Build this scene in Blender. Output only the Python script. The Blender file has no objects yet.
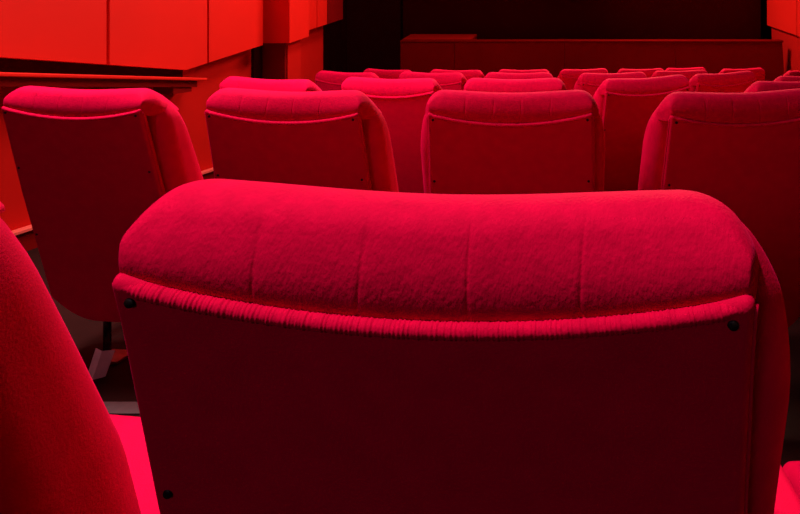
import bpy, bmesh, math
from mathutils import Vector, Matrix

SC = bpy.context.scene
COL = SC.collection
SLOPE = 0.2115            # the raked floor falls away from the camera
EYE = 1.0935              # camera above the floor right under it
TAN = math.tan(math.radians(13.0))   # recline of the backrests


def floor_z(y):
    return -SLOPE * y


# ------------------------------------------------------------------ materials
def mat(name, color, rough=0.6, metal=0.0, sheen=0.0, sheen_tint=(1, .2, .3), spec=0.3,
        bump=None, vary=None):
    m = bpy.data.materials.new(name)
    m.use_nodes = True
    nt = m.node_tree
    b = nt.nodes['Principled BSDF']
    b.inputs['Base Color'].default_value = (*color, 1)
    b.inputs['Roughness'].default_value = rough
    b.inputs['Metallic'].default_value = metal
    b.inputs['Specular IOR Level'].default_value = spec
    if sheen:
        b.inputs['Sheen Weight'].default_value = sheen
        b.inputs['Sheen Tint'].default_value = (*sheen_tint, 1)
        b.inputs['Sheen Roughness'].default_value = 0.35
    tc = nt.nodes.new('ShaderNodeTexCoord')
    if bump:
        mp = nt.nodes.new('ShaderNodeMapping')
        mp.inputs['Scale'].default_value = bump[2]
        nt.links.new(tc.outputs['Object'], mp.inputs['Vector'])
        n = nt.nodes.new('ShaderNodeTexNoise')
        n.inputs['Scale'].default_value = bump[0]
        n.inputs['Detail'].default_value = 3
        nt.links.new(mp.outputs['Vector'], n.inputs['Vector'])
        bp = nt.nodes.new('ShaderNodeBump')
        bp.inputs['Strength'].default_value = bump[1]
        bp.inputs['Distance'].default_value = bump[3]
        nt.links.new(n.outputs['Fac'], bp.inputs['Height'])
        nt.links.new(bp.outputs['Normal'], b.inputs['Normal'])
    if vary:
        n2 = nt.nodes.new('ShaderNodeTexNoise')
        n2.inputs['Scale'].default_value = vary[0]
        n2.inputs['Detail'].default_value = 4
        nt.links.new(tc.outputs['Object'], n2.inputs['Vector'])
        rp = nt.nodes.new('ShaderNodeValToRGB')
        lo, hi = 1 - vary[1], 1 + vary[1]
        rp.color_ramp.elements[0].position = 0.3
        rp.color_ramp.elements[1].position = 0.7
        rp.color_ramp.elements[0].color = (*[c * lo for c in color], 1)
        rp.color_ramp.elements[1].color = (*[min(1, c * hi) for c in color], 1)
        nt.links.new(n2.outputs['Fac'], rp.inputs['Fac'])
        nt.links.new(rp.outputs['Color'], b.inputs['Base Color'])
    return m


VELVET = mat('crimson_velvet', (.62, .0005, .040), .75, sheen=.15, sheen_tint=(1, .01, .16), spec=.03,
             bump=(330, .30, (1, 1, .5), .003), vary=(70, .10))
PLUSH = mat('crimson_velvet_smooth', (.62, .0005, .040), .75, sheen=.15, sheen_tint=(1, .01, .16), spec=.03,
            bump=(400, .25, (1, 1, 1), .002), vary=(30, .06))
WALLRED = mat('red_wall_paint', (.78, .0085, .0035), .6, spec=.15, bump=(40, .08, (1, 1, 1), .004), vary=(1.3, .05))
LOWRED = mat('red_wall_cloth', (.52, .0035, .0015), .8, spec=.1, bump=(120, .15, (1, 1, 1), .003), vary=(3, .06))
DARKRED = mat('maroon_paint_and_shade', (.20, .001, .001), .7, spec=.05, vary=(3, .08))
BARRIER = mat('dark_red_board', (.18, .0006, .0004), .7, spec=.03, vary=(2.5, .08))
CAP = mat('red_cap_rail', (.42, .004, .002), .6, spec=.1, vary=(5, .06))
SCREEN = mat('dark_screen_cloth', (.034, .0003, .0003), .9, spec=.0, vary=(.8, .10))
BLACK = mat('black_drape_and_shade', (.03, .0006, .0006), .95, spec=.02, vary=(6, .1))
FLOORM = mat('brown_floor_vinyl', (.020, .0045, .004), .6, spec=.05, bump=(60, .1, (1, 1, 1), .002), vary=(9, .15))
CEIL = mat('dark_ceiling_paint', (.06, .004, .004), .8, spec=.1, vary=(2, .05))
METAL = mat('dark_metal', (.10, .05, .05), .25, metal=.9, spec=.5, vary=(20, .1))
PALE = mat('pale_metal', (.30, .17, .15), .4, metal=.3, spec=.5, vary=(20, .1))
GREY = mat('grey_aluminium', (.16, .10, .11), .45, metal=.6, spec=.5, vary=(30, .1))
PLASTIC = mat('black_plastic', (.004, .001, .001), .5, spec=.3, vary=(40, .1))
STRIP = mat('pink_lit_strip', (.75, .10, .08), .5, spec=.3, vary=(20, .06))
PAPER = mat('pale_paper', (.85, .64, .60), .8, spec=.2, vary=(25, .12))


# ------------------------------------------------------------------ mesh helpers
def link(name, bm, m, parent=None, smooth=True):
    me = bpy.data.meshes.new(name)
    bmesh.ops.recalc_face_normals(bm, faces=bm.faces[:])
    bm.to_mesh(me)
    bm.free()
    me.materials.append(m)
    if smooth:
        for p in me.polygons:
            p.use_smooth = True
    o = bpy.data.objects.new(name, me)
    COL.objects.link(o)
    if parent:
        o.parent = parent
    return o


def axis_pts(h, r, n, extra=()):
    """grid stations from -h to h, dense within the rounded rims"""
    pts = []
    k = 6
    if r > 0:
        for i in range(k):
            pts.append(-h + r * (1 - math.cos(math.pi / 2 * i / k)) if False else -h + r * i / k)
    for i in range(n + 1):
        pts.append(-h + r + (2 * h - 2 * r) * i / n)
    if r > 0:
        for i in range(1, k + 1):
            pts.append(h - r + r * i / k)
    for e in extra:
        pts.append(e)
    pts = sorted(pts)
    out = [pts[0]]
    for p in pts[1:]:
        if p - out[-1] > 1e-5:
            out.append(p)
    out[-1] = h
    return out


def rbox(h, r, n, warp=None, extra_x=()):
    """closed rounded box on a fine grid, passed through warp(x, y, z)"""
    bm = bmesh.new()
    ax = [axis_pts(h[i], r[i], n[i], extra_x if i == 0 else ()) for i in range(3)]
    L = [len(a) for a in ax]
    cache = {}

    def pos(i, j, k):
        p = (ax[0][i], ax[1][j], ax[2][k])
        inner, d = [], []
        for q in range(3):
            lim = h[q] - r[q]
            c = max(-lim, min(lim, p[q]))
            inner.append(c)
            d.append((p[q] - c) / r[q] if r[q] > 0 else 0)
        mx = max(abs(v) for v in d)
        ln = math.sqrt(sum(v * v for v in d))
        if ln > 1e-9:
            # even out the stations round the rim
            d = [math.tan(v / mx * math.pi / 4) * mx if mx > 0 else 0 for v in d]
            ln = math.sqrt(sum(v * v for v in d))
            mx = max(abs(v) for v in d)
            d = [v / ln * mx for v in d]
        return [inner[q] + d[q] * r[q] for q in range(3)]

    def V(i, j, k):
        key = (i, j, k)
        if key not in cache:
            p = pos(i, j, k)
            if warp:
                p = warp(*p)
            cache[key] = bm.verts.new(p)
        return cache[key]

    def face(a):
        try:
            bm.faces.new(a)
        except ValueError:
            pass

    for k in (0, L[2] - 1):
        for i in range(L[0] - 1):
            for j in range(L[1] - 1):
                face([V(i, j, k), V(i + 1, j, k), V(i + 1, j + 1, k), V(i, j + 1, k)])
    for j in (0, L[1] - 1):
        for i in range(L[0] - 1):
            for k in range(L[2] - 1):
                face([V(i, j, k), V(i + 1, j, k), V(i + 1, j, k + 1), V(i, j, k + 1)])
    for i in (0, L[0] - 1):
        for j in range(L[1] - 1):
            for k in range(L[2] - 1):
                face([V(i, j, k), V(i, j + 1, k), V(i, j + 1, k + 1), V(i, j, k + 1)])
    return bm


def box(bm, x0, x1, y0, y1, z0, z1):
    c = [(x0, y0, z0), (x1, y0, z0), (x1, y1, z0), (x0, y1, z0),
         (x0, y0, z1), (x1, y0, z1), (x1, y1, z1), (x0, y1, z1)]
    v = [bm.verts.new(p) for p in c]
    for f in ((0, 3, 2, 1), (4, 5, 6, 7), (0, 1, 5, 4), (1, 2, 6, 5), (2, 3, 7, 6), (3, 0, 4, 7)):
        bm.faces.new([v[i] for i in f])
    return bm


def bevel(bm, w, seg=2):
    bmesh.ops.bevel(bm, geom=bm.edges[:], offset=w, segments=seg, profile=.5, affect='EDGES')
    return bm


def prism_x(poly, x0, x1):
    """polygon in (y, z) extruded from x0 to x1"""
    bm = bmesh.new()
    a = [bm.verts.new((x0, y, z)) for y, z in poly]
    b = [bm.verts.new((x1, y, z)) for y, z in poly]
    bm.faces.new(a)
    bm.faces.new(list(reversed(b)))
    n = len(poly)
    for i in range(n):
        bm.faces.new([a[i], a[(i + 1) % n], b[(i + 1) % n], b[i]])
    return bm


def tube(pts, radii, seg=10):
    """tube through pts; radii one number per point"""
    bm = bmesh.new()
    rings = []
    n = len(pts)
    for i, p in enumerate(pts):
        a = Vector(pts[max(0, i - 1)])
        b = Vector(pts[min(n - 1, i + 1)])
        t = (b - a).normalized()
        up = Vector((0, 1, 0))
        s = t.cross(up).normalized()
        u = s.cross(t)
        rings.append([bm.verts.new(Vector(p) + (s * math.cos(q) + u * math.sin(q)) * radii[i])
                      for q in [2 * math.pi * k / seg for k in range(seg)]])
    for i in range(n - 1):
        for k in range(seg):
            bm.faces.new([rings[i][k], rings[i][(k + 1) % seg], rings[i + 1][(k + 1) % seg], rings[i + 1][k]])
    bm.faces.new(rings[0])
    bm.faces.new(list(reversed(rings[-1])))
    return bm


def empty(name, loc, rz=0.0):
    o = bpy.data.objects.new(name, None)
    o.empty_display_size = .1
    o.location = loc
    o.rotation_euler = (0, 0, rz)
    COL.objects.link(o)
    return o


def tag(o, label=None, cat=None, group=None, kind=None):
    if label:
        o['label'] = label
    if cat:
        o['category'] = cat
    if group:
        o['group'] = group
    if kind:
        o['kind'] = kind
    return o


# ------------------------------------------------------------------ the cinema seat
# local frame: origin on the floor, x across, y the way the seat faces, z up;
# the rear of the backrest passes y = 0 at z = .90 and leans back by TAN
def lean(n, z):
    return n + (0.90 - z) * TAN


def smile(x):
    """height of the groove between the headrest and the back panel"""
    return .915 + .034 * (x / .243) ** 2


def half_w(z):
    """half width of the rear panel at height z"""
    t = min(1, max(0, (.90 - z) / .25))
    return .238 + .009 * t


SEAMS = (-.132, -.052, .031, .114)


def make_seat():
    root = empty('cinema_seat', (0, 0, 0))

    # backrest: padded body with the wings that show at the sides
    zt, zb = .982, .15

    def w_body(x, y, z):
        c = (z + .36) / .72                       # 0 bottom .. 1 top
        zz = zb + (zt - zb) * c
        t = min(1, max(0, (zt - zz) / .16))
        t2 = min(1, max(0, (zt - zz) / .40))
        u = x / .25
        hw = .263 + .018 * math.sin(t * math.pi / 2)
        xx = u * hw
        b = (y + .05) / .10                       # 0 rear .. 1 front
        e = max(0, (abs(u) - .74) / .26)
        drop = .044 * e ** 2.2 * max(0, (c - .7) / .3) + .030 * b ** 2 * max(0, (c - .85) / .15)
        thick = .092 + .040 * t2
        n = .022 + b * thick + (1 - b) * .028 * (1 - t)
        n += .020 * max(0, abs(u) - .62) / .38 * b * t2     # wings reach further forward
        return (xx, lean(n, zz - drop), zz - drop)
    link('backrest', rbox((.25, .05, .36), (.035, .040, .05), (24, 3, 26), w_body), PLUSH, root)

    # headrest: padded roll over the top, wrapped down the rear to the groove
    ex = []
    for s in SEAMS:
        for d in (-.004, -.0026, -.0014, -.0006, 0, .0006, .0014, .0026, .004):
            ex.append(s + d)

    def w_head(x, y, z):
        c = (z + .05) / .10
        u = x / .240
        e = max(0, (abs(u) - .76) / .24)
        top = 1.004 - .004 * math.cos(u * 3.4) - .040 * e ** 2.5
        bot = smile(x) - .030
        b = (y + .06) / .12
        zz = bot + (top - bot) * c - .055 * b ** 1.25 * c
        cv = max(0, (bot + (top - bot) * c - smile(x)) / (1.0 - smile(x)))   # 0 at the groove
        n = -.001 + b * .125
        n += (1 - b) * (.040 * cv ** 1.5 - .003 * math.sin(math.pi * min(1, cv)))
        n += .006 * e * e * (1 - b) * c
        # stitched seams
        g = 0
        for s in SEAMS:
            sx = s + .010 * (c - .3) * (1 if s < 0 else -.2)
            g += math.exp(-((x - sx) / .0014) ** 2)
        n += .0010 * g * (1 - b) * min(1, max(0, (.95 - c) / .2))
        x *= 1 + .075 * min(1, max(0, n / .055))
        zz -= .020 * e * b
        return (x, lean(n, zz), zz)
    link('headrest', rbox((.240, .06, .05), (.008, .045, .022), (110, 6, 22), w_head, ex), VELVET, root)

    # back panel: thin padded board below the groove, rounded bottom
    def w_panel(x, y, z):
        c = (z + .35) / .70
        u = x / .25
        top = smile(x) - .004
        bot = .130 + .100 * max(0, (abs(u) - .35) / .65) ** 2.2
        zz = bot + (top - bot) * c
        hw = half_w(zz)
        n = y + .005
        n -= .004 * (1 - u * u) * math.sin(math.pi * c)
        return (u * hw, lean(n, zz), zz)
    link('back_panel', rbox((.25, .013, .35), (.010, .010, .010), (26, 2, 30), w_panel), PLUSH, root)

    # gathered welt that follows the groove
    pts, rad = [], []
    N = 760
    for i in range(N + 1):
        x = -.230 + .460 * i / N
        z = smile(x) - .0085
        f = min(1, (i / 30), (N - i) / 30)
        w = math.sin(i * 1.25 + 1.5 * math.sin(i * .17)) * .45 + math.sin(i * .91 + 2 * math.sin(i * .071)) * .4 + math.sin(i * .31) * .3
        rad.append(.0030 + .0034 * f + .0006 * w)
        pts.append((x, lean(-.0040, z), z))
    link('gathered_welt', tube(pts, rad, 10), VELVET, root)

    # thin piping down both rims of the panel
    for s in (-1, 1):
        pts = []
        for i in range(40):
            z = smile(.238) - .012 - .55 * i / 39
            pts.append((s * (half_w(z) + .0005), lean(.0015, z), z))
        link('piping', tube(pts, [.0026] * 40, 8), PLUSH, root)

    # black buttons in the rear panel
    for s in (-1, 1):
        for z in (.925, .730, .48):
            bm = bmesh.new()
            bmesh.ops.create_cone(bm, cap_ends=True, segments=20, radius1=.0046, radius2=.0036, depth=.004)
            bevel(bm, .0007, 1)
            bmesh.ops.rotate(bm, verts=bm.verts, matrix=Matrix.Rotation(math.pi / 2, 3, 'X'))
            x = s * (half_w(z) - .017)
            bmesh.ops.translate(bm, verts=bm.verts, vec=(x, lean(-.0085, z), z))
            link('button', bm, PLASTIC, root)

    # seat cushion
    def w_seat(x, y, z):
        yy = .345 + y
        zz = .325 + z + .004 * (y / .18) - .008 * (1 if z > 0 else 0) * math.cos(x * 5)
        return (x, yy, zz)
    link('seat_cushion', rbox((.228, .180, .060), (.03, .05, .045), (12, 12, 3), w_seat), PLUSH, root)
    bm = box(bmesh.new(), -.20, .20, .20, .48, .225, .268)
    link('seat_pan', bevel(bm, .012), GREY, root)

    # two legs, each with a foot plate on the sloping floor
    for sx in (-.125, .125):
        bm = bmesh.new()
        bmesh.ops.create_cone(bm, cap_ends=True, segments=20, radius1=.012, radius2=.012, depth=.30)
        bmesh.ops.translate(bm, verts=bm.verts, vec=(sx, .24, .09))
        lg = link('leg', bm, METAL, root)
        bm = box(bmesh.new(), sx - .02, sx + .075, .20, .28, .0, .010)
        for v in bm.verts:
            v.co.z -= SLOPE * v.co.y
        link('foot_plate', bevel(bm, .003), PALE, lg)
    return root


def add_armrest(root, side):
    # padded rest on an upright side plate, carried by the seat
    x = side * .316
    def w(px, y, z):
        return (x + px, .35 + y, .51 + z - .014 * (y / .2))
    a = link('armrest', rbox((.022, .18, .018), (.014, .02, .012), (2, 8, 2), w), PLUSH, root)
    bm = box(bmesh.new(), x - .011, x + .011, .20, .46, .26, .495)
    link('armrest_support', bevel(bm, .004), METAL, a)


def copy_seat(src):
    r = src.copy()
    COL.objects.link(r)
    for ch in src.children:
        c = ch.copy()
        COL.objects.link(c)
        c.parent = r
        for g in ch.children:
            d = g.copy()
            COL.objects.link(d)
            d.parent = c
    return r


# x, y of the rear of the headrest, turn in degrees (+ = faces left), armrests, group, label
R1, R2, R3, R4, R5 = ('seats in the nearest row', 'seats in the second row', 'seats in the third row',
                      'seats in the fourth row', 'seats in the rows nearest the screen')
SEATS = [
    (-.099, .405, -3, 'L', R1, 'large crimson velvet seat filling the foreground, its back with wrinkled headrest and black buttons'),
    (-.790, .400, -5, 'L', R1, 'dark seat cut by the left edge, left of the foreground seat'),
    (.610, .330, 4, 'L', R1, 'seat right of the foreground seat, only its pink cushion showing at the lower right corner'),
    (-1.535, 1.66, -4, 'LR', R2, 'red velvet seat in front of the wall ledge, leftmost of the second row'),
    (-.810, 1.55, -4, 'R', R2, 'red velvet seat second from the left in the second row, below the wall pier'),
    (-.128, 1.50, 0, '', R2, 'red velvet seat seen squarely from behind, directly above the foreground headrest'),
    (.560, 1.50, 6, 'R', R2, 'large red velvet seat cut by the right edge of the photo in the second row'),
    (-1.430, 2.55, -9, 'L', R3, 'seat just left of the wall pier, showing only headrest above the second row'),
    (-.835, 2.60, -4, '', R3, 'third-row seat seen in the gap between the second-row pair left of centre'),
    (-.200, 2.55, 0, '', R3, 'third-row seat hidden but for its top behind the squarely facing seat'),
    (.490, 2.75, 13, 'L', R3, 'third-row seat with bright left side, in the gap right of the squarely facing seat'),
    (1.120, 2.32, 8, 'L', R3, 'third-row seat at the right edge, peeping over the large right-hand seat'),
    (-1.600, 3.95, -9, 'LR', R4, 'leftmost fourth-row seat, in front of the black gap beside the pier'),
    (-.915, 3.82, -5, 'R', R4, 'fourth-row seat below the light-topped left end of the red barrier'),
    (-.262, 3.76, 0, '', R4, 'fourth-row seat just above the third-row top near the centre'),
    (.420, 3.72, 5, 'L', R4, 'fourth-row seat half hidden by the seat with bright left side'),
    (1.235, 3.75, 14, 'L', R4, 'fourth-row seat turned left, with a dark back below its light headrest, towards the right'),
    (1.530, 3.02, 6, '', R4, 'seat at the right edge just behind the third-row top there'),
    (-1.620, 5.00, -8, 'L', R5, 'farthest left seat, small and bright against the black drape'),
    (-.915, 4.78, -4, '', R5, 'small far seat right of the bright farthest left seat'),
    (-.300, 4.95, 0, '', R5, 'small far seat in the middle, topmost of the centre stack of headrests'),
    (.300, 5.28, 7, '', R5, 'small far seat with a dark back, right of the centre stack of headrests'),
    (1.110, 4.55, 6, '', R5, 'far seat just left of the fourth-row seat turned left, orange-rimmed'),
    (.905, 5.42, 4, '', R5, 'small far seat second to the right of the centre stack of headrests'),
    (1.540, 6.10, 8, '', R5, 'smallest far headrest, just below the right part of the barrier'),
    (2.035, 5.60, 8, '', R5, 'small far headrest in front of the right end of the barrier'),
    (2.290, 4.60, 8, '', R5, 'far seat at the right edge in front of the red right wall'),
]

proto = make_seat()
for i, (x, y, turn, arms, grp, lab) in enumerate(SEATS):
    s = proto if i == 0 else copy_seat(proto)
    s.location = (x, y, floor_z(y) - (0 if grp != R1 else 0 if x < -.5 else .019))
    s.rotation_euler = (0, 0, math.radians(turn))
    if i == 1:
        s.scale.z = 1.03
    tag(s, lab, 'seat', grp)
    seat_objs = globals().setdefault('SEAT_OBJS', [])
    seat_objs.append((s, arms))
# the foreground seat is stuffed wider at its sides
for ch in SEAT_OBJS[0][0].children:
    if ch.name.startswith('backrest'):
        ch.scale.x = 1.03
        ch.location.x = .006
SEAT_OBJS[0][0].scale.x = 1.04
for ch in SEAT_OBJS[1][0].children:
    if ch.name.startswith(('seat_cushion', 'seat_pan')):
        ch.location.z = -.014
arm_proto = {}
for s, arms in SEAT_OBJS:
    for a in arms:
        if a not in arm_proto:
            add_armrest(s, -1 if a == 'L' else 1)
            arm_proto[a] = [c for c in s.children if c.name.startswith('armrest')][-1]
        else:
            p = arm_proto[a]
            c = p.copy()
            COL.objects.link(c)
            c.parent = s
            for g in p.children:
                d = g.copy()
                COL.objects.link(d)
                d.parent = c

# ------------------------------------------------------------------ the hall
Z = lambda rel: EYE + rel
CEILZ = 3.7
Y0, Y1 = -3.0, 9.45

bm = bmesh.new()
v = [bm.verts.new(p) for p in ((-4.2, Y0, floor_z(Y0)), (4.0, Y0, floor_z(Y0)), (4.0, Y1, floor_z(Y1)), (-4.2, Y1, floor_z(Y1)),
                               (-4.2, Y0, floor_z(Y0) - .2), (4.0, Y0, floor_z(Y0) - .2), (4.0, Y1, floor_z(Y1) - .2), (-4.2, Y1, floor_z(Y1) - .2))]
for f in ((0, 1, 2, 3), (7, 6, 5, 4), (0, 4, 5, 1), (1, 5, 6, 2), (2, 6, 7, 3), (3, 7, 4, 0)):
    bm.faces.new([v[k] for k in f])
tag(link('floor', bm, FLOORM, smooth=False), kind='structure')
tag(link('ceiling', box(bmesh.new(), -4.2, 4.0, Y0, Y1, CEILZ, CEILZ + .15), CEIL, smooth=False), kind='structure')
tag(link('wall_back', box(bmesh.new(), -4.2, 4.0, Y0 - .15, Y0, -.6, CEILZ), BLACK, smooth=False), kind='structure')
tag(link('wall_front', box(bmesh.new(), -4.2, 4.0, Y1 - .1, Y1 + .05, -2.4, CEILZ), BLACK, smooth=False), kind='structure')


def low(y):
    return floor_z(y) - .05


# left wall: recessed lower wall, cladding panels, pier
wl = link('wall_left', prism_x([(Y0, low(Y0)), (6.84, low(6.84)), (6.84, CEILZ), (Y0, CEILZ)], -3.25, -3.05), LOWRED, smooth=False)
tag(wl, kind='structure')
ZB = Z(-.95)


def zpan(y):
    return ZB if y >= 4.12 else ZB + (4.12 - y) * .28


def panel(y0, y1, x0, x1, m=WALLRED, parent=wl):
    ys = [y0] + ([4.12] if y0 < 4.12 < y1 else []) + [y1]
    poly = [(y, zpan(y)) for y in ys] + [(y1, CEILZ - .01), (y0, CEILZ - .01)]
    return link('wall_panel', prism_x(poly, x0, x1), m, parent, smooth=False)


for a, b in ((-2.9, -.6), (-.575, 1.4), (1.425, 3.385), (3.41, 4.365), (4.39, 5.20), (5.76, 6.37), (6.39, 6.66)):
    panel(a, b, -3.05, -2.92, DARKRED if b < 2 else WALLRED)  # unseen near panels darkened to cut red bounce onto the seat backs
panel(6.68, 7.16, -3.05, -2.92, DARKRED)
link('pier', box(bmesh.new(), -3.05, -2.706, 5.30, 5.72, ZB, CEILZ - .01), WALLRED, wl, smooth=False)
link('pier_base', prism_x([(5.40, low(5.40)), (5.68, low(5.68)), (5.68, ZB - .001), (5.40, ZB - .001)], -3.05, -2.775), LOWRED, wl, smooth=False)
link('pier_shade_board', prism_x([(5.37, low(5.37)), (5.399, low(5.399)), (5.399, ZB - .001), (5.37, ZB - .001)], -3.05, -2.79), DARKRED, wl, smooth=False)  # maroon board puts the shade on the pier base front into colour
link('painted_recess', prism_x([(5.22, low(5.22)), (5.369, low(5.369)), (5.369, ZB - .001), (5.22, ZB - .001)], -3.05, -3.02), BLACK, wl, smooth=False)  # flat black strip on the wall, paints the darkness of a recess

# ledge along the left wall, falling with the rake and ending before the pier
zl = lambda y: Z(-.645) - (y - 2.74) * .265
bm = prism_x([(-2.9, zl(-2.9) - .024), (4.28, zl(4.28) - .024), (4.28, zl(4.28)), (-2.9, zl(-2.9))], -3.05, -2.86)
tg = link('trim_1', bevel(bm, .006), WALLRED, smooth=False)
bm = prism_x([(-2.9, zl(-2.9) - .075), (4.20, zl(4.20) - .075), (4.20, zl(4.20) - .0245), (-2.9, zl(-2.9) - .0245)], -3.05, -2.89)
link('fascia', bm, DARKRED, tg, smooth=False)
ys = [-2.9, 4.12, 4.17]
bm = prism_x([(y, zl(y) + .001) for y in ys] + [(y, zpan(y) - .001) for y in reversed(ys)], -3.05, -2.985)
link('painted_shadow_gap', bm, BLACK, tg, smooth=False)  # black filler strip stands in for the shade between panels and ledge
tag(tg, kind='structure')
bs = link('baseboard_left', prism_x([(Y0, low(Y0)), (6.8, low(6.8)), (6.8, floor_z(6.8) + .12), (Y0, floor_z(Y0) + .12)], -3.05, -3.02), DARKRED, smooth=False)
tag(bs, kind='structure')
link('lit_cap_strip', prism_x([(Y0, floor_z(Y0) + .1205), (6.8, floor_z(6.8) + .1205), (6.8, floor_z(6.8) + .135), (Y0, floor_z(Y0) + .135)], -3.05, -2.99), STRIP, bs, smooth=False)  # pale pink strip paints the lit top edge of the baseboard
bm = prism_x([(3.95, zl(3.95) - .13), (4.15, zl(4.15) - .11), (4.15, zl(4.15) - .045), (3.95, zl(3.95) - .045)], -3.05, -2.90)
link('bracket', bm, DARKRED, tg, smooth=False)

# side alcove drape past the end of the left wall
bm = bmesh.new()
prev = None
for i in range(121):
    y = 6.9 + (Y1 - .12 - 6.9) * i / 120
    x = -3.75 + .04 * math.sin(i * .55)
    a, b = bm.verts.new((x, y, low(y) + .05)), bm.verts.new((x, y, CEILZ))
    if prev:
        bm.faces.new([prev[0], a, b, prev[1]])
    prev = (a, b)
bmesh.ops.solidify(bm, geom=bm.faces[:], thickness=.02)
tag(link('drape', bm, BLACK), 'black side drape in the dark corner between left wall and screen', 'drape')

# right wall
wr = link('wall_right', prism_x([(Y0, low(Y0)), (8.75, low(8.75)), (8.75, CEILZ), (Y0, CEILZ)], 3.645, 3.92), LOWRED, smooth=False)
tag(wr, kind='structure')
for a, b in ((-2.9, 2.4), (2.42, 5.1), (5.12, 7.73), (7.75, 8.83)):
    poly = [(a, Z(-1.275)), (b, Z(-1.275)), (b, CEILZ - .01), (a, CEILZ - .01)]
    link('wall_panel', prism_x(poly, 3.60, 3.645), DARKRED if b < 6 else WALLRED, wr, smooth=False)  # unseen panels nearer the camera made maroon to weaken bounced light

# screen
sc_ = link('projection_screen', box(bmesh.new(), -2.66, 3.60, 9.10, 9.16, floor_z(9.1) + .1, CEILZ - .1), SCREEN, smooth=False)
tag(sc_, 'wide dark unlit screen at the far end above the barrier', 'screen')

# barrier below the screen
ba = empty('stage_barrier', (0.58, 8.0, floor_z(8.0)))
tag(ba, 'long dark red barrier wall with a cap rail below the screen', 'barrier')
inv = Matrix.Translation((-.58, -8.0, -floor_z(8.0)))


def bpart(name, bm, m):
    bmesh.ops.transform(bm, matrix=inv, verts=bm.verts)
    return link(name, bm, m, ba, smooth=False)


ztop = Z(-1.39)
xs = [-2.38, -1.545, .15, 1.85, 3.50]
for a, b in zip(xs[:-1], xs[1:]):
    bm = box(bmesh.new(), a + .003, b - .003, 8.0, 8.08, floor_z(8.1), ztop - .03)
    if b == xs[-1]:
        for vv in bm.verts:
            if vv.co.x > 3 and vv.co.z < -1:
                vv.co.x += .08
    bpart('front_board', bm, BARRIER)
bpart('cap_rail', bevel(box(bmesh.new(), -2.38, 3.51, 7.985, 8.10, ztop - .03, ztop), .008), BARRIER)
bpart('end_block', bevel(box(bmesh.new(), -2.38, -1.29, 8.10, 8.58, floor_z(8.6) + .02, ztop + .002), .006), CAP)

# grey strip across the floor behind the second row, and litter by the seat leg
bm = bmesh.new()
box(bm, -2.6, -.2, 1.60, 1.655, 0, .006)
for vv in bm.verts:
    vv.co.z += floor_z(vv.co.y)
tag(link('trim_2', bm, GREY, smooth=False), kind='structure')

bm = bmesh.new()
for sgn in (-1, 1):
    q = [(0, 0, 0), (0, .012, .088), (sgn * .030, .036, .078), (sgn * .028, .022, -.004)]
    a = [bm.verts.new(p) for p in q]
    b = [bm.verts.new((p[0], p[1] + .0015, p[2])) for p in q]
    bm.faces.new(a)
    bm.faces.new(list(reversed(b)))
    for k in range(4):
        bm.faces.new([a[k], b[k], b[(k + 1) % 4], a[(k + 1) % 4]])
lf = link('leaflet', bm, PAPER, smooth=False)
lf.location = (-1.575, 1.77, floor_z(1.77) + .004)
lf.rotation_euler = (0, math.radians(14), math.radians(12))
tag(lf, 'small pale folded leaflet on the floor under the leftmost second-row seat', 'leaflet')

# ------------------------------------------------------------------ light
w = bpy.data.worlds.new('World')
SC.world = w
w.use_nodes = True
w.node_tree.nodes['Background'].inputs['Color'].default_value = (.02, .002, .002, 1)
w.node_tree.nodes['Background'].inputs['Strength'].default_value = .2


def area(name, loc, target, power, sx, sy, color=(1, .82, .78), spread=180):
    l = bpy.data.lights.new(name, 'AREA')
    l.shape = 'RECTANGLE'
    l.size, l.size_y = sx, sy
    l.energy = power
    l.color = color
    l.spread = math.radians(spread)
    o = bpy.data.objects.new(name, l)
    o.location = loc
    d = Vector(target) - Vector(loc)
    o.rotation_euler = d.to_track_quat('-Z', 'Y').to_euler()
    COL.objects.link(o)
    return o


area('house_light', (-2.0, 1.75, 3.6), (-1.0, 2.3, 0), 68, .5, 1.1, spread=75)
area('left_wall_light', (-.9, 5.2, 3.6), (-3.0, 4.4, .4), 155, 2.2, .6)
area('right_wall_light', (.6, 7.4, 2.9), (3.6, 8.1, -.4), 40, .8, .6, spread=90)
area('front_light', (1.4, 8.2, 3.0), (.7, 4.2, -.4), 190, 2.4, .5, color=(1, .5, .38), spread=110)
area('rear_fill', (-1.6, -2.5, 2.6), (-.2, 1.0, .4), 11, .8, .6, color=(1, .6, .9))  # added unseen fill behind the camera, lifts the seat backs evenly
sl = bpy.data.lights.new('headrest_fill', 'SPOT')  # added unseen spot, brightens only the foreground headrest and welt
sl.energy = 400
sl.color = (1, .82, .78)
sl.spot_size = math.radians(34)
sl.spot_blend = .7
sl.shadow_soft_size = .12
so = bpy.data.objects.new('headrest_fill', sl)
so.location = (-.75, .08, 3.6)
so.rotation_euler = (Vector((-.30, .42, .9)) - Vector(so.location)).to_track_quat('-Z', 'Y').to_euler()
COL.objects.link(so)

# ------------------------------------------------------------------ camera
cam = bpy.data.cameras.new('camera')
cam.sensor_width = 36
cam.lens = 520 / 800 * 36
cam.shift_x = (400 - 555) / 800
cam.shift_y = (-50 - 257) / 800
cam.clip_start = .02
co = bpy.data.objects.new('camera', cam)
co.location = (0, 0, EYE)
co.rotation_euler = (math.pi / 2, 0, 0)
COL.objects.link(co)
SC.camera = co

SC.view_settings.view_transform = 'Standard'
SC.view_settings.look = 'None'
SC.view_settings.exposure = 0
SC.view_settings.gamma = 1
SC.view_settings.use_curve_mapping = False
